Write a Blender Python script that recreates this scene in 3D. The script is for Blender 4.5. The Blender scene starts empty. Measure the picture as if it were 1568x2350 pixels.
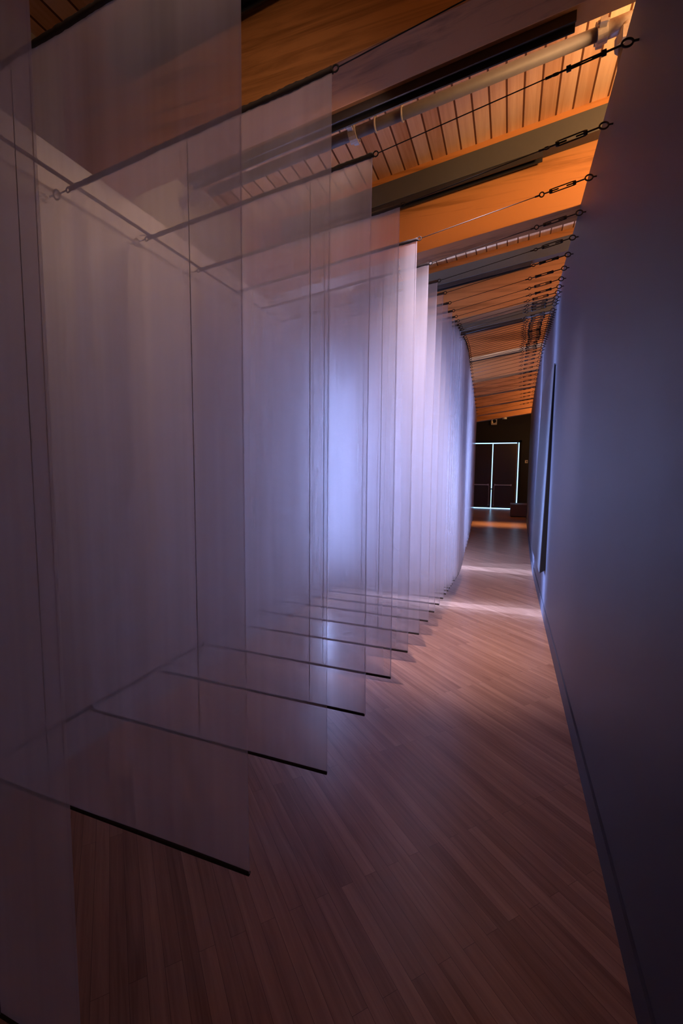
import bpy, bmesh, math, random
from mathutils import Vector, Matrix

random.seed(7)
S = bpy.context.scene
COL = S.collection

# ------------------------------------------------------------------ camera
W_PX, H_PX, F_PX = 1568, 2350, 1045.0
CAM_H = 1.3


def solve_axes():
    d = Vector(((1167 - 784) / F_PX, (1175 - 1082) / F_PX, -1.0)).normalized()   # the corridor's direction seen by the camera
    r = math.radians(2.4)
    up = Vector((math.sin(r), math.cos(r), 0.0))
    up = (up - d * up.dot(d)).normalized()
    x = d.cross(up)
    return Matrix((x, d, up))       # rows: room x, y, z in camera axes; columns: camera axes in the room


cam_data = bpy.data.cameras.new('camera')
cam = bpy.data.objects.new('camera', cam_data)
COL.objects.link(cam)
cam.matrix_world = Matrix.Translation((0, 0, CAM_H)) @ solve_axes().to_4x4()
cam_data.sensor_fit = 'VERTICAL'
cam_data.sensor_height = 36.0
cam_data.lens = 36.0 * F_PX / H_PX
cam_data.clip_start = 0.02
S.camera = cam

# ------------------------------------------------------------------ exposure, world, lights
S.view_settings.view_transform = 'Standard'
S.view_settings.look = 'None'
S.view_settings.gamma = 1.0
S.view_settings.use_curve_mapping = False
S.view_settings.exposure = 0.10
S.cycles.transparent_max_bounces = 64
S.cycles.max_bounces = 7
S.cycles.diffuse_bounces = 4
S.cycles.glossy_bounces = 2
S.cycles.transmission_bounces = 4
S.cycles.use_adaptive_sampling = True
S.cycles.adaptive_threshold = 0.03
S.cycles.caustics_reflective = False
S.cycles.use_denoising = True

world = bpy.data.worlds.new('world')
S.world = world
world.use_nodes = True
world.node_tree.nodes['Background'].inputs[0].default_value = (0.5, 0.35, 0.3, 1)
world.node_tree.nodes['Background'].inputs[1].default_value = 0.004

DAY = (0.34, 0.46, 0.96)
WINDOW_EMIT = 26.0
WARM = (1.0, 0.52, 0.21)


def area(name, loc, direction, sx, sy, power, color, spread=math.pi):
    l = bpy.data.lights.new(name, 'AREA')
    l.shape = 'RECTANGLE'
    l.size, l.size_y = sx, sy
    l.energy, l.color, l.spread = power, color, spread
    o = bpy.data.objects.new(name, l)
    o.location = loc
    o.rotation_euler = Vector(direction).to_track_quat('-Z', 'Y').to_euler()
    COL.objects.link(o)
    return o


def spot(name, loc, target, power, color, angle, blend=0.6, radius=0.04):
    l = bpy.data.lights.new(name, 'SPOT')
    l.energy, l.color, l.spot_size, l.spot_blend, l.shadow_soft_size = power, color, math.radians(angle), blend, radius
    o = bpy.data.objects.new(name, l)
    o.location = loc
    o.rotation_euler = (Vector(target) - Vector(loc)).to_track_quat('-Z', 'Y').to_euler()
    COL.objects.link(o)
    return o


# lamps of the neighbouring gallery, behind the partition, that wash the roof bays
for k in range(10):
    yy = 0.62 + 1.525 * k
    p = (3, 30, 8, 9, 7, 11, 15, 17, 17, 10)[k]
    area('gallery_lamp', (1.05 + 0.02 * k, yy, 3.10), (-1.0, 0.45, 0.28), 0.3, 0.3, p, WARM)
# daylight through the two slot windows
area('window_daylight', (-1.775, 4.475, 1.31), (1, 0, 0), 0.10, 1.7, 215, DAY)
area('window_daylight', (-1.775, 6.32, 1.31), (1, 0, 0), 0.10, 1.7, 230, DAY)
area('window_beam', (-1.772, 4.475, 1.55), (1, 0, -0.55), 0.09, 1.2, 30, (0.34, 0.50, 1.0), math.radians(50))
area('window_beam', (-1.772, 6.32, 1.55), (1, 0, -0.55), 0.09, 1.2, 24, (0.34, 0.50, 1.0), math.radians(50))
# unseen fills added for wall, scrims and plinth; track lamp at the far end
spot('warm_wall_fill', (-0.5, 1.95, 2.80), (-1.8, 1.9, 2.1), 32, (1.0, 0.64, 0.46), 100, 1.0, 0.15)  # warm spot without a fitting, added to light the upper white wall
spot('scrim_fill', (-0.20, 2.28, 3.02), (-0.46, 4.0, 0.2), 305, (0.98, 0.77, 0.95), 66, 1.0, 0.08)  # unseen fill added to brighten the scrim edges and the floor
area('track_lamp_far', (-0.1, 11.75, 2.7), (0, 0, -1), 1.6, 0.9, 6, WARM, math.radians(22))
spot('plinth_fill', (0.1, 12.75, 2.75), (0.38, 13.9, 0.2), 14, WARM, 34, 0.8)  # added to warm the plinth front in place of gallery spill
spot('near_scrim_fill', (-0.5, 0.64, 2.88), (-1.0, 1.6, 2.35), 9, (1.0, 0.64, 0.46), 85, 1.0, 0.1)  # second warm fill, no fitting, added to lift the nearest scrim tops
area('rear_fill', (-0.3, -1.6, 2.4), (-0.25, 1, -0.5), 1.2, 0.8, 1.0, (1.0, 0.5, 0.22))  # weak warm fill added behind the camera for the near end


# ------------------------------------------------------------------ materials
def new_mat(name):
    m = bpy.data.materials.new(name)
    m.use_nodes = True
    nt = m.node_tree
    nt.nodes.clear()
    out = nt.nodes.new('ShaderNodeOutputMaterial')
    return m, nt, out


def N(nt, kind, **kw):
    n = nt.nodes.new(kind)
    for k, v in kw.items():
        if k.startswith('i_'):
            n.inputs[k[2:].replace('_', ' ')].default_value = v
        else:
            setattr(n, k, v)
    return n


def plain(name, col, rough=0.6, metal=0.0, noise=0.12, scale=30.0, spec=0.5):
    m, nt, out = new_mat(name)
    b = N(nt, 'ShaderNodeBsdfPrincipled', i_Roughness=rough, i_Metallic=metal)
    b.inputs['Specular IOR Level'].default_value = spec
    tc = N(nt, 'ShaderNodeTexCoord')
    nz = N(nt, 'ShaderNodeTexNoise', i_Scale=scale, i_Detail=3.0)
    nt.links.new(tc.outputs['Object'], nz.inputs['Vector'])
    mx = N(nt, 'ShaderNodeMix', data_type='RGBA')
    mx.inputs[6].default_value = tuple(c * (1 - noise) for c in col) + (1,)
    mx.inputs[7].default_value = tuple(min(1, c * (1 + noise)) for c in col) + (1,)
    nt.links.new(nz.outputs['Fac'], mx.inputs[0])
    nt.links.new(mx.outputs[2], b.inputs['Base Color'])
    nt.links.new(b.outputs[0], out.inputs[0])
    return m


def emit(name, col, strength):
    m, nt, out = new_mat(name)
    e = N(nt, 'ShaderNodeEmission', i_Color=col + (1,), i_Strength=strength)
    nt.links.new(e.outputs[0], out.inputs[0])
    return m


def planks(name, angle, width, length, c_dark, c_light, groove, rough, grain_scale, groove_w=0.0012, bump=0.15, spec=0.5, vary=0.34):
    """Boards of the given width laid along a direction in the plane, with end joints, grain and board to board variation."""
    m, nt, out = new_mat(name)
    tc = N(nt, 'ShaderNodeTexCoord')
    rot = N(nt, 'ShaderNodeMapping')
    rot.inputs['Rotation'].default_value = (0, 0, angle)
    nt.links.new(tc.outputs['Object'], rot.inputs['Vector'])
    br = N(nt, 'ShaderNodeTexBrick', offset=0.37, offset_frequency=2, squash=1.0)
    br.inputs['Scale'].default_value = 1.0
    br.inputs['Mortar Size'].default_value = groove_w
    br.inputs['Mortar Smooth'].default_value = 0.3
    br.inputs['Brick Width'].default_value = length
    br.inputs['Row Height'].default_value = width
    br.inputs['Color1'].default_value = (0, 0, 0, 1)
    br.inputs['Color2'].default_value = (1, 1, 1, 1)
    br.inputs['Mortar'].default_value = (0.5, 0.5, 0.5, 1)
    nt.links.new(rot.outputs[0], br.inputs['Vector'])
    # grain runs along the board, shifted from board to board
    st = N(nt, 'ShaderNodeMapping')
    st.inputs['Scale'].default_value = (grain_scale * 0.045, grain_scale, grain_scale)
    nt.links.new(rot.outputs[0], st.inputs['Vector'])
    sh = N(nt, 'ShaderNodeVectorMath', operation='ADD')
    sc = N(nt, 'ShaderNodeVectorMath', operation='SCALE')
    sc.inputs['Scale'].default_value = 37.0
    nt.links.new(br.outputs['Color'], sc.inputs[0])
    nt.links.new(st.outputs[0], sh.inputs[0])
    nt.links.new(sc.outputs[0], sh.inputs[1])
    g = N(nt, 'ShaderNodeTexNoise', i_Scale=1.0, i_Detail=6.0, i_Roughness=0.62, i_Distortion=0.6)
    nt.links.new(sh.outputs[0], g.inputs['Vector'])
    kn = N(nt, 'ShaderNodeTexNoise', i_Scale=0.35, i_Detail=2.0)
    nt.links.new(sh.outputs[0], kn.inputs['Vector'])
    a1 = N(nt, 'ShaderNodeMath', operation='MULTIPLY_ADD')
    a1.inputs[1].default_value = 0.62
    nt.links.new(g.outputs['Fac'], a1.inputs[0])
    bw = N(nt, 'ShaderNodeMath', operation='MULTIPLY')
    bw.inputs[1].default_value = vary
    nt.links.new(br.outputs['Color'], bw.inputs[0])
    nt.links.new(bw.outputs[0], a1.inputs[2])
    a2 = N(nt, 'ShaderNodeMath', operation='MULTIPLY_ADD')
    a2.inputs[1].default_value = 0.5
    nt.links.new(kn.outputs['Fac'], a2.inputs[0])
    nt.links.new(a1.outputs[0], a2.inputs[2])
    cr = N(nt, 'ShaderNodeValToRGB')
    cr.color_ramp.elements[0].position = 0.38
    cr.color_ramp.elements[1].position = 1.05
    cr.color_ramp.elements[0].color = c_dark + (1,)
    cr.color_ramp.elements[1].color = c_light + (1,)
    nt.links.new(a2.outputs[0], cr.inputs[0])
    mx = N(nt, 'ShaderNodeMix', data_type='RGBA')
    mx.inputs[7].default_value = groove + (1,)
    nt.links.new(br.outputs['Fac'], mx.inputs[0])
    nt.links.new(cr.outputs[0], mx.inputs[6])
    b = N(nt, 'ShaderNodeBsdfPrincipled', i_Roughness=rough)
    b.inputs['Specular IOR Level'].default_value = spec
    nt.links.new(mx.outputs[2], b.inputs['Base Color'])
    bp = N(nt, 'ShaderNodeBump', i_Strength=bump, i_Distance=0.002)
    hs = N(nt, 'ShaderNodeMath', operation='MULTIPLY_ADD')
    hs.inputs[1].default_value = -3.0
    nt.links.new(br.outputs['Fac'], hs.inputs[0])
    nt.links.new(g.outputs['Fac'], hs.inputs[2])
    nt.links.new(hs.outputs[0], bp.inputs['Height'])
    nt.links.new(bp.outputs[0], b.inputs['Normal'])
    nt.links.new(b.outputs[0], out.inputs[0])
    return m


def beam_wood(name, c_dark, c_light, rough=0.5):
    m, nt, out = new_mat(name)
    tc = N(nt, 'ShaderNodeTexCoord')
    info = N(nt, 'ShaderNodeObjectInfo')
    st = N(nt, 'ShaderNodeMapping')
    st.inputs['Scale'].default_value = (1.6, 34.0, 34.0)
    nt.links.new(tc.outputs['Object'], st.inputs['Vector'])
    add = N(nt, 'ShaderNodeVectorMath', operation='ADD')
    sc = N(nt, 'ShaderNodeVectorMath', operation='SCALE')
    sc.inputs['Scale'].default_value = 19.0
    cmb = N(nt, 'ShaderNodeCombineXYZ')
    for i in range(3):
        nt.links.new(info.outputs['Random'], cmb.inputs[i])
    nt.links.new(cmb.outputs[0], sc.inputs[0])
    nt.links.new(st.outputs[0], add.inputs[0])
    nt.links.new(sc.outputs[0], add.inputs[1])
    g = N(nt, 'ShaderNodeTexNoise', i_Scale=1.0, i_Detail=6.0, i_Roughness=0.6, i_Distortion=0.9)
    nt.links.new(add.outputs[0], g.inputs['Vector'])
    g2 = N(nt, 'ShaderNodeTexNoise', i_Scale=0.16, i_Detail=2.0, i_Distortion=1.2)
    nt.links.new(add.outputs[0], g2.inputs['Vector'])
    s = N(nt, 'ShaderNodeMath', operation='ADD')
    nt.links.new(g.outputs['Fac'], s.inputs[0])
    nt.links.new(g2.outputs['Fac'], s.inputs[1])
    cr = N(nt, 'ShaderNodeValToRGB')
    cr.color_ramp.elements[0].position = 0.72
    cr.color_ramp.elements[1].position = 1.25
    cr.color_ramp.elements[0].color = c_dark + (1,)
    cr.color_ramp.elements[1].color = c_light + (1,)
    h = N(nt, 'ShaderNodeMath', operation='MULTIPLY')
    h.inputs[1].default_value = 1.0
    nt.links.new(s.outputs[0], h.inputs[0])
    nt.links.new(h.outputs[0], cr.inputs[0])
    b = N(nt, 'ShaderNodeBsdfPrincipled', i_Roughness=rough)
    nt.links.new(cr.outputs[0], b.inputs['Base Color'])
    nt.links.new(b.outputs[0], out.inputs[0])
    return m


def scrim_mat(name, cover, col, streaks=True):
    """Open weave cloth: part of every thread hides what lies behind, the rest lets it through; slow vertical streaks where it hangs fuller."""
    m, nt, out = new_mat(name)
    tc = N(nt, 'ShaderNodeTexCoord')
    info = N(nt, 'ShaderNodeObjectInfo')
    mp = N(nt, 'ShaderNodeMapping')
    mp.inputs['Scale'].default_value = (8.0, 8.0, 0.10)
    nt.links.new(tc.outputs['Object'], mp.inputs['Vector'])
    ad = N(nt, 'ShaderNodeVectorMath', operation='ADD')
    cmb = N(nt, 'ShaderNodeCombineXYZ')
    mu = N(nt, 'ShaderNodeMath', operation='MULTIPLY')
    mu.inputs[1].default_value = 91.0
    nt.links.new(info.outputs['Random'], mu.inputs[0])
    nt.links.new(mu.outputs[0], cmb.inputs[0])
    nt.links.new(mp.outputs[0], ad.inputs[0])
    nt.links.new(cmb.outputs[0], ad.inputs[1])
    nz = N(nt, 'ShaderNodeTexNoise', i_Scale=1.0, i_Detail=3.0, i_Roughness=0.55)
    nt.links.new(ad.outputs[0], nz.inputs['Vector'])
    rg = N(nt, 'ShaderNodeMapRange')
    rg.inputs['From Min'].default_value = 0.3
    rg.inputs['From Max'].default_value = 0.7
    rg.inputs['To Min'].default_value = 1 - cover + 0.07
    rg.inputs['To Max'].default_value = 1 - cover - 0.07
    nt.links.new(nz.outputs['Fac'], rg.inputs['Value'])
    d = N(nt, 'ShaderNodeBsdfDiffuse', i_Color=col + (1,))
    t = N(nt, 'ShaderNodeBsdfTranslucent', i_Color=col + (1,))
    half = N(nt, 'ShaderNodeMixShader')
    half.inputs[0].default_value = 0.5
    nt.links.new(d.outputs[0], half.inputs[1])
    nt.links.new(t.outputs[0], half.inputs[2])
    tr = N(nt, 'ShaderNodeBsdfTransparent')
    mx = N(nt, 'ShaderNodeMixShader')
    # seen along the sheet more threads overlap: the open share falls with the path through the weave
    geo = N(nt, 'ShaderNodeNewGeometry')
    dot = N(nt, 'ShaderNodeVectorMath', operation='DOT_PRODUCT')
    nt.links.new(geo.outputs['Incoming'], dot.inputs[0])
    nt.links.new(geo.outputs['Normal'], dot.inputs[1])
    ab = N(nt, 'ShaderNodeMath', operation='ABSOLUTE')
    nt.links.new(dot.outputs['Value'], ab.inputs[0])
    mxm = N(nt, 'ShaderNodeMath', operation='MAXIMUM')
    mxm.inputs[1].default_value = 0.33
    nt.links.new(ab.outputs[0], mxm.inputs[0])
    inv = N(nt, 'ShaderNodeMath', operation='DIVIDE')
    inv.inputs[0].default_value = 1.0
    nt.links.new(mxm.outputs[0], inv.inputs[1])
    pw = N(nt, 'ShaderNodeMath', operation='POWER')
    if streaks:
        nt.links.new(rg.outputs[0], pw.inputs[0])
    else:
        # bolts of cloth differ a little in weave and whiteness
        rv = N(nt, 'ShaderNodeMapRange')
        rv.inputs['To Min'].default_value = 1 - cover + 0.06
        rv.inputs['To Max'].default_value = 1 - cover - 0.06
        nt.links.new(info.outputs['Random'], rv.inputs['Value'])
        nt.links.new(rv.outputs[0], pw.inputs[0])
        wn = N(nt, 'ShaderNodeTexWhiteNoise', noise_dimensions='1D')
        nt.links.new(info.outputs['Random'], wn.inputs['W'])
        tint = N(nt, 'ShaderNodeMix', data_type='RGBA')
        tint.inputs[6].default_value = tuple(c * 0.92 for c in col) + (1,)
        tint.inputs[7].default_value = tuple(min(0.92, c * 1.14) for c in col) + (1,)
        nt.links.new(wn.outputs['Value'], tint.inputs[0])
        nt.links.new(tint.outputs[2], d.inputs['Color'])
        nt.links.new(tint.outputs[2], t.inputs['Color'])
    nt.links.new(inv.outputs[0], pw.inputs[1])
    cov = N(nt, 'ShaderNodeMath', operation='SUBTRACT')
    cov.inputs[0].default_value = 1.0
    nt.links.new(pw.outputs[0], cov.inputs[1])
    nt.links.new(cov.outputs[0], mx.inputs[0])
    nt.links.new(tr.outputs[0], mx.inputs[1])
    nt.links.new(half.outputs[0], mx.inputs[2])
    nt.links.new(mx.outputs[0], out.inputs[0])
    return m


M = {
    'floor': planks('oak_floor', math.radians(43), 0.043, 0.85, (0.27, 0.115, 0.060), (0.68, 0.38, 0.23), (0.09, 0.036, 0.018), 0.30, 75.0, 0.0005, 0.06, 0.5, 0.2),
    'deck': planks('pine_deck', math.radians(90), 0.0915, 7.0, (0.58, 0.27, 0.11), (0.97, 0.68, 0.42), (0.15, 0.055, 0.02), 0.5, 42.0, 0.006, 0.5, 0.5, 0.45),
    'beam': beam_wood('glulam', (0.28, 0.115, 0.030), (0.56, 0.25, 0.080)),
    'wall_dark': plain('charcoal_paint', (0.068, 0.070, 0.098), 0.55, 0, 0.05, 6),
    'wall_black': plain('black_paint', (0.012, 0.011, 0.012), 0.7),
    'wall_white': plain('white_paint', (0.72, 0.70, 0.68), 0.75, 0, 0.03, 5),
    'wall_grey': plain('grey_paint', (0.50, 0.52, 0.52), 0.75, 0, 0.03, 5),
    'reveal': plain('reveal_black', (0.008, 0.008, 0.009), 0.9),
    'gray_metal': plain('grey_channel', (0.078, 0.082, 0.080), 0.5, 0.0, 0.05),
    'brown_paint': plain('brown_channel', (0.26, 0.15, 0.09), 0.5),
    'track': plain('black_track', (0.04, 0.04, 0.046), 0.25, 0.3),
    'pipe': plain('painted_pipe', (0.13, 0.125, 0.14), 0.6, 0.0),
    'galv': plain('galvanised', (0.40, 0.37, 0.35), 0.5, 0.4, 0.25, 80),
    'black_steel': plain('black_steel', (0.014, 0.010, 0.009), 0.75, 0.0),
    'hem': plain('gathered_hem', (0.05, 0.038, 0.034), 0.85),
    'seam': plain('seam_thread', (0.20, 0.18, 0.20), 0.9),
    'scrim': scrim_mat('scrim_cloth', 0.29, (0.80, 0.77, 0.80)),
    'scrim_even': scrim_mat('scrim_cloth_even', 0.29, (0.80, 0.77, 0.80), False),
    'side_hem': scrim_mat('hem_cloth', 0.5, (0.50, 0.46, 0.50), False),
    'door': plain('dark_door', (0.035, 0.022, 0.016), 0.35),
    'door_wood': plain('door_edge_wood', (0.16, 0.08, 0.035), 0.5),
    'steel': plain('brushed_steel', (0.55, 0.5, 0.45), 0.3, 0.8),
    'plinth': plain('brown_plinth', (0.14, 0.055, 0.02), 0.45),
    'white_plastic': plain('white_plastic', (0.75, 0.72, 0.66), 0.5),
    'yellow_plastic': plain('pale_yellow_plastic', (0.7, 0.6, 0.35), 0.5),
    'board': plain('dark_blue_board', (0.045, 0.05, 0.062), 0.45, 0, 0.08, 4),
    'gap': emit('daylight_gap', (0.30, 0.62, 1.0), 3.2),
    'pane': emit('daylight_pane', (0.22, 0.40, 1.0), 3.2),
}


# ------------------------------------------------------------------ mesh helpers
def box(bm, x0, x1, y0, y1, z0, z1, slope=0.0, bevel=0.0):
    """A box; slope tilts it in x-z (rise per metre of x)."""
    vs = [bm.verts.new((x, y, z + slope * x)) for x in (x0, x1) for y in (y0, y1) for z in (z0, z1)]
    f = [(0, 1, 3, 2), (4, 6, 7, 5), (0, 4, 5, 1), (2, 3, 7, 6), (0, 2, 6, 4), (1, 5, 7, 3)]
    fs = [bm.faces.new([vs[i] for i in q]) for q in f]
    if bevel:
        es = list({e for q in fs for e in q.edges})
        bmesh.ops.bevel(bm, geom=es, offset=bevel, segments=2, affect='EDGES', profile=0.6)


def tube(bm, a, b, r, seg=10, r2=None):
    a, b = Vector(a), Vector(b)
    d = (b - a)
    q = d.to_track_quat('Z', 'Y')
    r2 = r if r2 is None else r2
    ra = [bm.verts.new(a + q @ Vector((r * math.cos(t), r * math.sin(t), 0))) for t in [2 * math.pi * i / seg for i in range(seg)]]
    rb = [bm.verts.new(b + q @ Vector((r2 * math.cos(t), r2 * math.sin(t), 0))) for t in [2 * math.pi * i / seg for i in range(seg)]]
    for i in range(seg):
        j = (i + 1) % seg
        bm.faces.new((ra[i], ra[j], rb[j], rb[i]))
    bm.faces.new(ra[::-1])
    bm.faces.new(rb)


def torus(bm, c, R, r, u, v, seg=20, rs=8):
    """A ring round c in the plane of u and v."""
    c, u, v = Vector(c), Vector(u).normalized(), Vector(v).normalized()
    w = u.cross(v)
    rings = []
    for i in range(seg):
        t = 2 * math.pi * i / seg
        rad = u * math.cos(t) + v * math.sin(t)
        rings.append([bm.verts.new(c + rad * (R + r * math.cos(p)) + w * (r * math.sin(p))) for p in [2 * math.pi * k / rs for k in range(rs)]])
    for i in range(seg):
        a, b = rings[i], rings[(i + 1) % seg]
        for k in range(rs):
            l = (k + 1) % rs
            bm.faces.new((a[k], b[k], b[l], a[l]))


def mesh_of(name, bm, mat, smooth=False):
    bmesh.ops.recalc_face_normals(bm, faces=bm.faces)
    me = bpy.data.meshes.new(name)
    bm.to_mesh(me)
    bm.free()
    me.materials.append(mat)
    if smooth:
        for p in me.polygons:
            p.use_smooth = True
    return me


def link(name, me, parent=None, loc=None):
    o = bpy.data.objects.new(name, me)
    COL.objects.link(o)
    if parent is not None:
        o.parent = parent
    if loc is not None:
        o.location = loc
    return o


def obj(name, bm, mat, parent=None, smooth=False):
    return link(name, mesh_of(name, bm, mat, smooth), parent)


def thing(name, label, cat, loc=(0, 0, 0), group=None):
    o = bpy.data.objects.new(name, None)
    o.empty_display_size = 0.05
    COL.objects.link(o)
    o.location = loc
    return tag(o, label, cat, group)


def tag(o, label, cat, group=None):
    o['label'], o['category'] = label, cat
    if group:
        o['group'] = group
    return o


def struct(o, label=None):
    o['kind'] = 'structure'
    if label:
        o['label'] = label
    return o


def B():
    return bmesh.new()


ORD = ['', 'first', 'second', 'third', 'fourth', 'fifth', 'sixth', 'seventh', 'eighth', 'ninth', 'tenth', 'eleventh', 'twelfth', 'thirteenth', 'fourteenth', 'fifteenth', 'sixteenth', 'seventeenth', 'eighteenth', 'nineteenth', 'twentieth']
TENS = {2: 'twenty', 3: 'thirty', 4: 'forty'}


def ordinal(n):
    if n <= 20:
        return ORD[n]
    t, u = divmod(n, 10)
    return (TENS[t][:-1] + 'ieth') if u == 0 else TENS[t] + '-' + ORD[u]


# ------------------------------------------------------------------ setting
SL = 0.135                    # rise of the roof towards the partition
BEAM_Z, DECK_Z = 2.85, 3.409  # underside of the beams and of the deck at x = 0
XR = ((-3.0, 0.345), (6.3, 0.345), (7.7, 0.372), (10.8, 0.447), (13.9, 0.53))   # the partition in plan: (y, x)


def xr(y):
    for (y0, x0), (y1, x1) in zip(XR, XR[1:]):
        if y <= y1:
            return x0 + (x1 - x0) * max(0.0, (y - y0)) / (y1 - y0)
    return XR[-1][1]


bm = B()
box(bm, -4.0, 4.0, -3.5, 18.0, -0.1, 0.0)
struct(obj('floor', bm, M['floor']), 'oak strip floor laid on the diagonal')

bm = B()
box(bm, -2.3, 3.2, -3.5, 17.2, DECK_Z, DECK_Z + 0.08, SL)
struct(obj('ceiling', bm, M['deck']), 'pine board roof deck with grooved joints')


def curved_wall(bm, off0, off1, z0, z1, y_end=None):
    """A run of wall that follows the partition's line, from off0 to off1 to the side of its face."""
    pts = [p for p in XR]
    rings = []
    for y, x in pts:
        rings.append([bm.verts.new((x + o, y, z)) for o, z in ((off0, z0), (off1, z0), (off1, z1), (off0, z1))])
    for a, b in zip(rings, rings[1:]):
        for k in range(4):
            l = (k + 1) % 4
            bm.faces.new((a[k], b[k], b[l], a[l]))
    bm.faces.new(rings[0][::-1])
    bm.faces.new(rings[-1])


bm = B()
curved_wall(bm, 0.0, 0.14, 0.122, 2.90)
struct(obj('wall_right', bm, M['wall_dark']), 'tall charcoal partition wall that stops short of the roof deck')
bm = B()
curved_wall(bm, 0.012, 0.13, 0.108, 0.124)
struct(obj('trim_1', bm, M['reveal']), 'black shadow gap over the baseboard')
bm = B()
curved_wall(bm, -0.006, 0.13, 0.0, 0.110)
struct(obj('baseboard_right', bm, M['wall_dark']), 'charcoal baseboard below a dark shadow gap')

# white wall behind the scrims, with two slot windows, and the set-back strip above it
WX = -1.80
WIN = ((4.36, 4.62), (6.20, 6.46))
WZ = (0.42, 2.20)
bm = B()
ys = [-3.0, WIN[0][0], WIN[0][1], WIN[1][0], WIN[1][1], 16.9]
for i in range(5):
    if i in (1, 3):
        box(bm, WX - 0.2, WX, ys[i], ys[i + 1], 0, WZ[0])
        box(bm, WX - 0.2, WX, ys[i], ys[i + 1], WZ[1], 2.607)
    else:
        box(bm, WX - 0.2, WX, ys[i], ys[i + 1], 0, 2.607)
struct(obj('wall_left', bm, M['wall_white']), 'white wall behind the scrims')
bm = B()
box(bm, WX - 0.32, WX - 0.18, -3.0, 16.9, 2.50, 3.16)
struct(obj('wall_clerestory', bm, M['wall_grey']), 'pale grey strip of wall between the beam ends')
for k, (a, b) in enumerate(WIN):
    bm = B()
    box(bm, WX - 0.05, WX - 0.03, a, b, WZ[0], WZ[1])
    w = struct(obj('window_%d' % (k + 1), bm, M['pane']), 'bluish daylight slot window glowing through the scrims')
    bm = B()
    for q in ((a, a + 0.02, WZ[0], WZ[1]), (b - 0.02, b, WZ[0], WZ[1]), (a, b, WZ[0], WZ[0] + 0.02), (a, b, WZ[1] - 0.02, WZ[1])):
        box(bm, WX - 0.03, WX - 0.01, *q)
    obj('window_frame', bm, M['wall_white'], w)

bm = B()
box(bm, -2.3, 3.2, 16.86, 17.0, 0, 3.9)
struct(obj('wall_far', bm, M['wall_black']), 'black end wall around the double door')
bm = B()
box(bm, -2.3, 3.2, -3.4, -3.26, 0, 3.9)
struct(obj('wall_near', bm, M['wall_dark']), 'wall behind the camera')
bm = B()
box(bm, 2.9, 3.04, -3.3, 16.9, 0, 3.95)
struct(obj('wall_gallery', bm, M['wall_white']), 'wall of the neighbouring gallery')

# ------------------------------------------------------------------ double door at the far end
DY = 16.84
door = struct(bpy.data.objects.new('door_1', None), 'dark double door with daylight showing round its edges')
COL.objects.link(door)
door.location = (-0.536, DY, 0)
for sx in (-1, 1):
    bm = B()
    x0, x1 = (0.016, 0.77) if sx > 0 else (-0.80, -0.016)
    box(bm, x0, x1, -0.045, 0.0, 0.025, 2.245, 0, 0.004)
    leaf = obj('door_leaf', bm, M['door'], door)
    bm = B()
    xa, xb = (0.09, 0.66) if sx > 0 else (-0.66, -0.09)
    box(bm, xa, xb, -0.10, -0.07, 0.815, 0.845, 0, 0.006)
    for x in (xa + 0.02, xb - 0.02):
        box(bm, x - 0.02, x + 0.02, -0.09, -0.045, 0.80, 0.86)
    bar = obj('push_bar', bm, M['steel'], leaf)
    bm = B()
    xv = 0.085 * sx
    tube(bm, (xv, -0.06, 0.12), (xv, -0.06, 0.80), 0.008)
    box(bm, xv - 0.014, xv + 0.014, -0.075, -0.045, 0.10, 0.14)
    obj('latch_rod', bm, M['steel'], leaf)
bm = B()
box(bm, 0.765, 0.80, -0.055, 0.0, 0.0, 2.25, 0, 0.003)
obj('door_edge', bm, M['door_wood'], door)
bm = B()
box(bm, -0.012, 0.012, -0.03, -0.012, 0.70, 2.25)
box(bm, -0.009, 0.009, -0.03, -0.012, 0.02, 0.67)
obj('daylight_gap', bm, M['gap'], door)
bm = B()
box(bm, -0.012, 0.012, -0.06, -0.01, 0.665, 0.705)
obj('latch', bm, M['reveal'], door)
bm = B()
box(bm, -0.80, 0.78, -0.03, -0.012, 2.258, 2.285)
obj('daylight_gap', bm, M['gap'], door)
bm = B()
box(bm, 0.828, 0.856, -0.03, -0.012, 0.0, 2.285)
obj('daylight_gap', bm, M['gap'], door)
bm = B()
box(bm, -0.80, 0.83, -0.06, -0.03, 0.004, 0.024)
obj('daylight_gap', bm, M['gap'], door)
bm = B()
box(bm, 0.86, 0.93, -0.08, 0.02, 0, 2.36)
box(bm, -0.93, -0.82, -0.08, 0.02, 0, 2.36)
box(bm, -0.93, 0.93, -0.08, 0.02, 2.29, 2.36)
obj('door_frame', bm, M['reveal'], door)

# ------------------------------------------------------------------ roof beams, lighting channels, pipe
BEAM_Y = [-1.4, 0.135, 1.667, 3.2, 4.72, 6.34, 7.9, 9.45, 11.0, 12.5, 13.87]
x_l, x_r = -2.1, 2.7
for k, y in enumerate(BEAM_Y):
    bm = B()
    box(bm, x_l, x_r, y, y + 0.19, BEAM_Z, DECK_Z + 0.002, SL, 0.004)
    o = obj('roof_beam', bm, M['beam'])
    n = k - 1
    if n >= 1:
        lab = 'deep laminated timber roof beam, the %s one in view counting away from the camera' % ordinal(n)
    else:
        lab = 'deep laminated timber roof beam above and behind the camera' if n == 0 else 'deep laminated timber roof beam well behind the camera'
    tag(o, lab, 'beam', 'roof beams')


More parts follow.
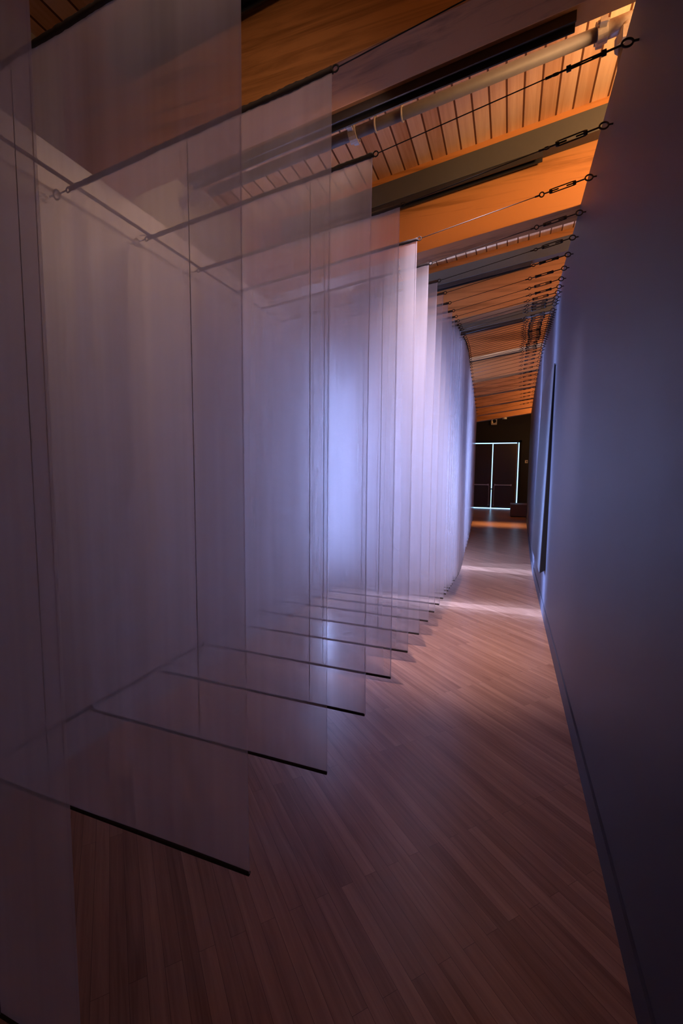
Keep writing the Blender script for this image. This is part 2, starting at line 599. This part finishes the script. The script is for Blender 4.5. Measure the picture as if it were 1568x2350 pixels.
def channel(y0, y1, z0, z1, xa, xb, label, x_track, ta=0.0, paint='gray_metal'):
    t = thing('lighting_channel', label, 'lighting track', (0, (y0 + y1) / 2, z0), 'lighting channels')
    ym, zz = (y0 + y1) / 2, z0
    bm = B()
    h = (y1 - y0) / 2
    box(bm, xa, xb, -h, h, 0, z1 - z0, SL, 0.003)
    obj('channel', bm, M[paint], t)
    bm = B()
    box(bm, xa + 0.05, x_track, -h + ta + 0.005, -h + ta + 0.012, -0.036, 0.0, SL)
    box(bm, xa + 0.05, x_track, h - 0.03, h - 0.023, -0.036, 0.0, SL)
    box(bm, xa + 0.05, x_track, -h + ta + 0.012, h - 0.03, -0.012, -0.002, SL)
    obj('track', bm, M['track'], t)
    return t


for k, y in enumerate(BEAM_Y):
    if k < 2:
        continue
    n = k - 1
    channel(y - 0.085, y - 0.002, 3.188, 3.319, -1.62, 2.3,
            'grey lighting channel with black track along the near face of the %s timber beam' % ordinal(n), 0.12)
channel(1.955, 2.085, 2.965, 3.06, -1.62, 2.3, 'brown lighting channel with black track hanging between the first and second timber beams', 0.17, 0.05, 'brown_paint')

pt = thing('sprinkler_pipe', 'painted sprinkler pipe with clamped tee running across the first open bay of roof boards', 'pipe', (0, 2.45, 3.19))
bm = B()
tube(bm, (-1.75, 0, SL * -1.75), (0.33, 0, SL * 0.33), 0.027, 16)
obj('pipe_run', bm, M['pipe'], pt, True)
bm = B()
tube(bm, (0.33, 0, SL * 0.33), (0.49, 0, SL * 0.49), 0.033, 16)
tube(bm, (0.405, 0, SL * 0.405), (0.405, 0, SL * 0.405 - 0.09), 0.031, 16)
obj('tee', bm, M['galv'], pt, True)
for x in (0.31, 0.50, -0.845):
    bm = B()
    z = SL * x
    tube(bm, (x - 0.02, 0, z - 0.003), (x + 0.02, 0, z + 0.003), 0.042, 16)
    for s in (-1, 1):
        box(bm, x - 0.014, x + 0.014, s * 0.054 - 0.016, s * 0.054 + 0.016, z - 0.012, z + 0.012)
        tube(bm, (x - 0.022, s * 0.056, z), (x + 0.022, s * 0.056, z), 0.007, 8)
    obj('coupling', bm, M['galv'], pt)
bm = B()
tube(bm, (0.405, 0, SL * 0.405 - 0.08), (0.405, 0, 2.902 - 3.19), 0.026, 16)
obj('drop_pipe', bm, M['pipe'], pt, True)
bm = B()
tube(bm, (0.405, 0, SL * 0.405 - 0.06), (0.405, 0, SL * 0.405 - 0.10), 0.042, 12)
box(bm, 0.385, 0.425, -0.058, -0.036, SL * 0.405 - 0.10, SL * 0.405 - 0.05)
obj('collar', bm, M['galv'], pt)
for x in (-0.72, -0.58):
    bm = B()
    z = SL * x
    torus(bm, (x, 0, z), 0.031, 0.005, (0, 1, 0), (0, 0, 1), 16, 6)
    tube(bm, (x, 0, z + 0.030), (x, 0, DECK_Z - 3.19 + z), 0.005, 6)
    obj('hanger', bm, M['galv'], pt)

# ------------------------------------------------------------------ scrim panels
PY = [0.53, 0.977, 1.428, 1.849, 2.243, 2.616, 2.939, 3.224, 3.456, 3.67, 3.86, 4.01, 4.13, 4.24, 4.32, 4.40, 4.55, 4.63, 4.70, 4.77, 4.84, 4.91, 4.98,
      5.05, 5.12, 5.19, 5.27, 5.36, 5.45, 5.54, 5.64, 5.735, 5.85, 6.007, 6.18, 6.396, 6.638, 6.913, 7.238, 7.552, 7.961, 8.361, 8.83, 9.31, 9.773, 10.287, 10.919]
XE = ((0.5, -0.69), (0.977, -0.607), (1.428, -0.565), (1.849, -0.554), (2.243, -0.533), (2.939, -0.512), (3.456, -0.49), (3.95, -0.472), (4.5, -0.455), (4.85, -0.445),
      (5.1, -0.449), (5.47, -0.465), (5.98, -0.491), (6.4, -0.51), (7.0, -0.53), (8.0, -0.58), (9.0, -0.63), (10.3, -0.69), (11.0, -0.725))
ZT = ((0.5, 2.505), (0.98, 2.52), (1.43, 2.538), (1.85, 2.545), (2.24, 2.556), (2.6, 2.57), (4.0, 2.58), (11.0, 2.60))


def lerp(tab, y):
    for (a, va), (b, vb) in zip(tab, tab[1:]):
        if y <= b:
            return va + (vb - va) * max(0.0, y - a) / (b - a)
    return tab[-1][1]


XL = -1.675
TS = 0.1228           # rise of the hanging rods
ZB_R, ZB_L = 0.22, 0.238


def cloth(x0, x1, z_top, z_bot, seed, along='x'):
    """A hanging sheet from x0 to x1 with a shallow ripple; z_top and z_bot give its edges."""
    rnd = random.Random(seed)
    ph = [rnd.uniform(0, 6.28) for _ in range(4)]
    bm = B()
    nx, nz = 36, 14
    grid = []
    for j in range(nz + 1):
        v = j / nz
        row = []
        for i in range(nx + 1):
            u = i / nx
            x = x0 + (x1 - x0) * u
            z = z_bot(x) + (z_top(x) - z_bot(x)) * v
            rip = 0.0022 * math.sin(9 * u + ph[0]) + 0.0016 * math.sin(21 * u + ph[1]) * v + 0.0012 * math.sin(5 * v + ph[2])
            edge = (0.0025 * math.sin(4.2 * v + ph[3]) - 0.004 * math.sin(math.pi * v)) if i in (0, nx) else 0.0
            if along == 'x':
                row.append(bm.verts.new((x + (edge if i == nx else -edge), rip, z)))
            else:
                row.append(bm.verts.new((rip, x, z)))
        grid.append(row)
    for j in range(nz):
        for i in range(nx):
            bm.faces.new((grid[j][i], grid[j][i + 1], grid[j + 1][i + 1], grid[j + 1][i]))
    return bm


def gathered_rod(bm, a, b, r, pitch, seed):
    """A rod inside a gathered cloth casing: the radius wavers along its length."""
    rnd = random.Random(seed)
    a, b = Vector(a), Vector(b)
    n = max(8, int((b - a).length / pitch))
    q = (b - a).to_track_quat('Z', 'Y')
    seg = 8
    prev = None
    for i in range(n + 1):
        c = a.lerp(b, i / n)
        rr = r * (0.86 + 0.28 * rnd.random())
        ring = [bm.verts.new(c + q @ Vector((rr * math.cos(t), rr * 0.75 * math.sin(t), 0))) for t in [2 * math.pi * k / seg for k in range(seg)]]
        if prev:
            for k in range(seg):
                l = (k + 1) % seg
                bm.faces.new((prev[k], prev[l], ring[l], ring[k]))
        else:
            bm.faces.new(ring[::-1])
        prev = ring
    bm.faces.new(prev)


# small hardware, made once and shared
bm = B()
torus(bm, (0.010, 0, 0), 0.010, 0.0028, (1, 0, 0), (0, 0, 1), 16, 6)
EYE = mesh_of('rod_eye', bm, M['black_steel'], True)
bm = B()
torus(bm, (0.0, 0, 0), 0.0165, 0.0036, (1, 0, 0), (0, 0.3, 1), 20, 8)
tube(bm, (0.015, 0, 0), (0.040, 0, 0), 0.0036, 8)
EYEBOLT = mesh_of('eye_bolt', bm, M['black_steel'], True)
bm = B()
for s in (-1, 1):
    tube(bm, (-0.055, 0, s * 0.0085), (0.055, 0, s * 0.0085), 0.0028, 8)
    tube(bm, (s * 0.047, 0, 0), (s * 0.060, 0, 0), 0.0098, 10)
    tube(bm, (s * 0.018, 0, 0), (s * 0.085, 0, 0), 0.0032, 8)
BUCKLE = mesh_of('turnbuckle', bm, M['black_steel'], True)
bm = B()
torus(bm, (0, 0, 0), 0.0105, 0.0030, (1.5, 0, 0), (0, 0.25, 1), 16, 6)
THIMBLE = mesh_of('cable_eye', bm, M['black_steel'], True)
bm = B()
tube(bm, (-0.020, 0, 0), (0.0, 0, 0), 0.0042, 8)
FERRULE = mesh_of('ferrule', bm, M['black_steel'], True)

for k, y in enumerate(PY):
    n = k + 1
    xe, zr = lerp(XE, y), lerp(ZT, y)
    zt = lambda x, xe=xe, zr=zr: zr - TS * (xe - x)
    zb = lambda x, xe=xe: ZB_R + (ZB_L - ZB_R) * (xe - x) / (xe - XL)
    extra = ''
    if n == 1:
        extra = 'sheer pale scrim panel hanging right beside the camera, cut by the picture edge'
    elif n == 2:
        extra = 'sheer scrim panel second from the camera, its dark bottom rod lowest in view'
    else:
        extra = 'sheer pale scrim panel, the %s of the row counting from the camera' % ordinal(n)
    p = thing('scrim_panel', extra, 'hanging panel', (0, y, 0), 'row of hanging scrim panels')
    sheet = obj('cloth', cloth(XL, xe, lambda x: zt(x) - 0.004, lambda x: zb(x) + 0.002, 100 + n), M['scrim' if n < 8 else 'scrim_even'], p, True)
    bm = B()
    gathered_rod(bm, (XL - 0.004, 0, zt(XL)), (xe + 0.002, 0, zt(xe)), 0.0115, 0.012 if n < 12 else 0.04, n)
    rod = obj('top_rod', bm, M['hem'], p, True)
    bm = B()
    tube(bm, (XL - 0.002, 0, zb(XL)), (xe - 0.003, 0, zb(xe)), 0.0062, 10)
    obj('bottom_rod', bm, M['hem'], p, True)
    a = math.atan(TS)
    e = link('rod_eye', EYE, rod, (xe + 0.002, 0, zt(xe)))
    e.rotation_euler = (0, -a, 0)
    e = link('rod_eye', EYE, rod, (XL - 0.004, 0, zt(XL)))
    e.rotation_euler = (0, math.pi - a, 0)
    # a sewn joint in the cloth
    fr = {2: 0.31, 3: 0.51, 4: 0.761, 5: 0.664, 6: 0.837}.get(n, (0.31 + 0.377 * n) % 0.8 + 0.1)
    xs = XL + (xe - XL) * fr
    bm = B()
    box(bm, xs - 0.0012, xs + 0.0012, -0.0060, -0.0046, zb(xs) + 0.006, zt(xs) - 0.01)
    obj('seam', bm, M['seam'], sheet)

    bm = B()
    zt0, zb0 = zt(xe) - 0.012, zb(xe) + 0.004
    steps = 14
    hw = 0.0022 if n < 4 else 0.004
    for j in range(steps):
        va, vb = j / steps, (j + 1) / steps
        off = lambda v: -0.004 * math.sin(math.pi * v)
        q = [bm.verts.new(c) for c in ((xe + off(va) - hw, -0.0038, zb0 + (zt0 - zb0) * va), (xe + off(va), -0.0038, zb0 + (zt0 - zb0) * va), (xe + off(vb), -0.0038, zb0 + (zt0 - zb0) * vb), (xe + off(vb) - hw, -0.0038, zb0 + (zt0 - zb0) * vb))]
        bm.faces.new(q)
    obj('side_hem', bm, M['side_hem'], sheet, True)

    # cable to the partition
    x1, z1 = xr(y) - 0.033, zr + 0.185 * (xr(y) - 0.033 - xe)
    x0, z0 = xe + 0.020, zr + 0.002
    d = Vector((x1 - x0, 0, z1 - z0))
    L = d.length
    d.normalize()
    ang = -math.atan2(d.z, d.x)
    c = thing('hanging_cable', 'black steel cable with turnbuckle and eye bolt holding the %s scrim panel to the partition' % ordinal(n), 'cable', (x1, y, z1), 'cables from scrims to partition')
    o = link('eye_bolt', EYEBOLT, c)
    link_len = 0.035 + 0.02 * random.random()
    tb = link_len + 0.078
    o = link('turnbuckle', BUCKLE, c, tuple(-d * tb))
    o.rotation_euler = (random.uniform(-0.7, 0.7), ang, 0)
    bm = B()
    tube(bm, -d * 0.015, -d * (tb - 0.06), 0.0034, 8)
    obj('link_rod', bm, M['black_steel'], c, True)
    te = tb + 0.085
    o = link('cable_eye', THIMBLE, c, tuple(-d * (te + 0.010)))
    o.rotation_euler = (random.uniform(-0.6, 0.6), ang, 0)
    o = link('ferrule', FERRULE, c, tuple(-d * (te + 0.022)))
    o.rotation_euler = (0, ang, 0)
    bm = B()
    tube(bm, -d * (te + 0.02), -d * L, 0.0019, 6)
    obj('wire', bm, M['black_steel'], c, True)
    # short anchor on the white wall
    w = thing('wall_anchor', 'small black eye bolt in the white wall holding the %s scrim panel' % ordinal(n), 'anchor', (-1.752, y, zt(XL) - 0.008), 'eye bolts in the white wall')
    o = link('eye_bolt', EYEBOLT, w)
    o.rotation_euler = (0, math.pi, 0)
    bm = B()
    tube(bm, (0.016, 0, 0.001), (XL - 0.02 + 1.752, 0, 0.007), 0.0026, 6)
    obj('link_rod', bm, M['black_steel'], w, True)

# the long scrim along the white wall
sx = -1.715
p = thing('side_scrim', 'long sheer scrim hanging parallel to the white wall, behind the row of panels', 'hanging panel', (sx, 0, 0))
obj('cloth', cloth(-1.0, 3.6, lambda y: 2.448, lambda y: 0.24, 55, 'y'), M['scrim'], p, True)
bm = B()
tube(bm, (0, -1.0, 2.45), (0, 3.6, 2.45), 0.0075, 10)
obj('top_rod', bm, M['hem'], p, True)
bm = B()
tube(bm, (0.002, -1.0, 0.236), (0.002, 3.6, 0.236), 0.009, 10)
obj('bottom_rod', bm, M['hem'], p, True)
bm = B()
for yy in (0.2, 1.9, 3.5):
    tube(bm, (0, yy, 2.45), (-0.065, yy, 2.46), 0.003, 6)
obj('bracket', bm, M['black_steel'], p)

# ------------------------------------------------------------------ board on the partition
bd = thing('leaning_board', 'tall dark blue board on the partition wall, its lower edge standing off the wall', 'board', (0.345, 4.36, 0.40))
bm = B()
v = [bm.verts.new(c) for c in ((-0.050, 0, 0), (-0.012, 0, 1.82), (-0.012, 1.50, 1.82), (-0.050, 1.50, 0), (-0.044, 0, 0), (-0.006, 0, 1.82), (-0.006, 1.50, 1.82), (-0.044, 1.50, 0))]
for q in ((0, 1, 2, 3), (4, 7, 6, 5), (0, 4, 5, 1), (3, 2, 6, 7), (0, 3, 7, 4), (1, 5, 6, 2)):
    bm.faces.new([v[i] for i in q])
obj('panel', bm, M['board'], bd)
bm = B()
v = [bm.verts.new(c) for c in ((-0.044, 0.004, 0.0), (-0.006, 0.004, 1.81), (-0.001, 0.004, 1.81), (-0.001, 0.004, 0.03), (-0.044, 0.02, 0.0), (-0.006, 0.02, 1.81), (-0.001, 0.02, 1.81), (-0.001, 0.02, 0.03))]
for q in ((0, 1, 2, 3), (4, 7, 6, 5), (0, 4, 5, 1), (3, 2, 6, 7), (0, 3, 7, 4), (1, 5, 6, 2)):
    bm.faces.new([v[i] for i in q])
obj('gap_shade', bm, M['reveal'], bd)  # solid black wedge stands in for the shade between board and wall

# ------------------------------------------------------------------ far end: plinth, speaker, plate, ceiling fittings
pl = thing('wooden_plinth', 'low brown wooden plinth standing before the double door at the end of the partition', 'plinth', (0.40, 14.33, 0))
bm = B()
box(bm, -0.305, 0.30, -0.40, 0.40, 0.02, 0.34, 0, 0.004)
obj('body', bm, M['plinth'], pl)
bm = B()
box(bm, -0.31, 0.305, -0.405, 0.405, 0.338, 0.356, 0, 0.003)
obj('top_board', bm, M['plinth'], pl)
bm = B()
box(bm, -0.29, 0.285, -0.385, 0.385, 0.0, 0.025)
obj('kick_base', bm, M['reveal'], pl)

sp = thing('wall_speaker', 'small white square loudspeaker high on the black end wall', 'speaker', (-0.53, 16.86, 3.01))
bm = B()
box(bm, -0.095, 0.095, -0.10, 0.0, -0.11, 0.11, 0, 0.01)
obj('cabinet', bm, M['white_plastic'], sp)
bm = B()
tube(bm, (0.01, -0.108, 0.012), (0.01, -0.098, 0.012), 0.062, 20)
obj('cone', bm, M['reveal'], sp, True)

pt2 = thing('wall_plate', 'small grey control plate on the black end wall beside the double door', 'switch', (0.565, 16.86, 1.64))
bm = B()
box(bm, -0.045, 0.045, -0.012, 0.0, -0.05, 0.05, 0, 0.003)
obj('plate', bm, M['white_plastic'], pt2)
bm = B()
box(bm, 0.0, 0.028, -0.017, -0.010, -0.02, 0.02)
obj('button', bm, M['reveal'], pt2)

zc = BEAM_Z
yb = BEAM_Y[-1]
fd = thing('beam_downlight', 'small round white downlight on the underside of the last timber beam', 'light fitting', (-0.16, yb + 0.09, zc + SL * -0.16))
bm = B()
tube(bm, (0, 0, -0.045), (0, 0, 0.002), 0.06, 20)
obj('trim_ring', bm, M['white_plastic'], fd, True)
bm = B()
tube(bm, (0, 0, -0.048), (0, 0, -0.040), 0.04, 16)
obj('lens', bm, M['steel'], fd, True)
sd = thing('smoke_detector', 'pale yellow detector hanging below the last beam near the loudspeaker', 'detector', (-0.50, yb + 0.10, zc + SL * -0.50))
bm = B()
tube(bm, (0, 0, 0.004), (0, 0, -0.05), 0.012, 12)
obj('stem', bm, M['white_plastic'], sd, True)
bm = B()
tube(bm, (0, 0, -0.05), (0, 0, -0.12), 0.03, 14, 0.024)
obj('head', bm, M['yellow_plastic'], sd, True)
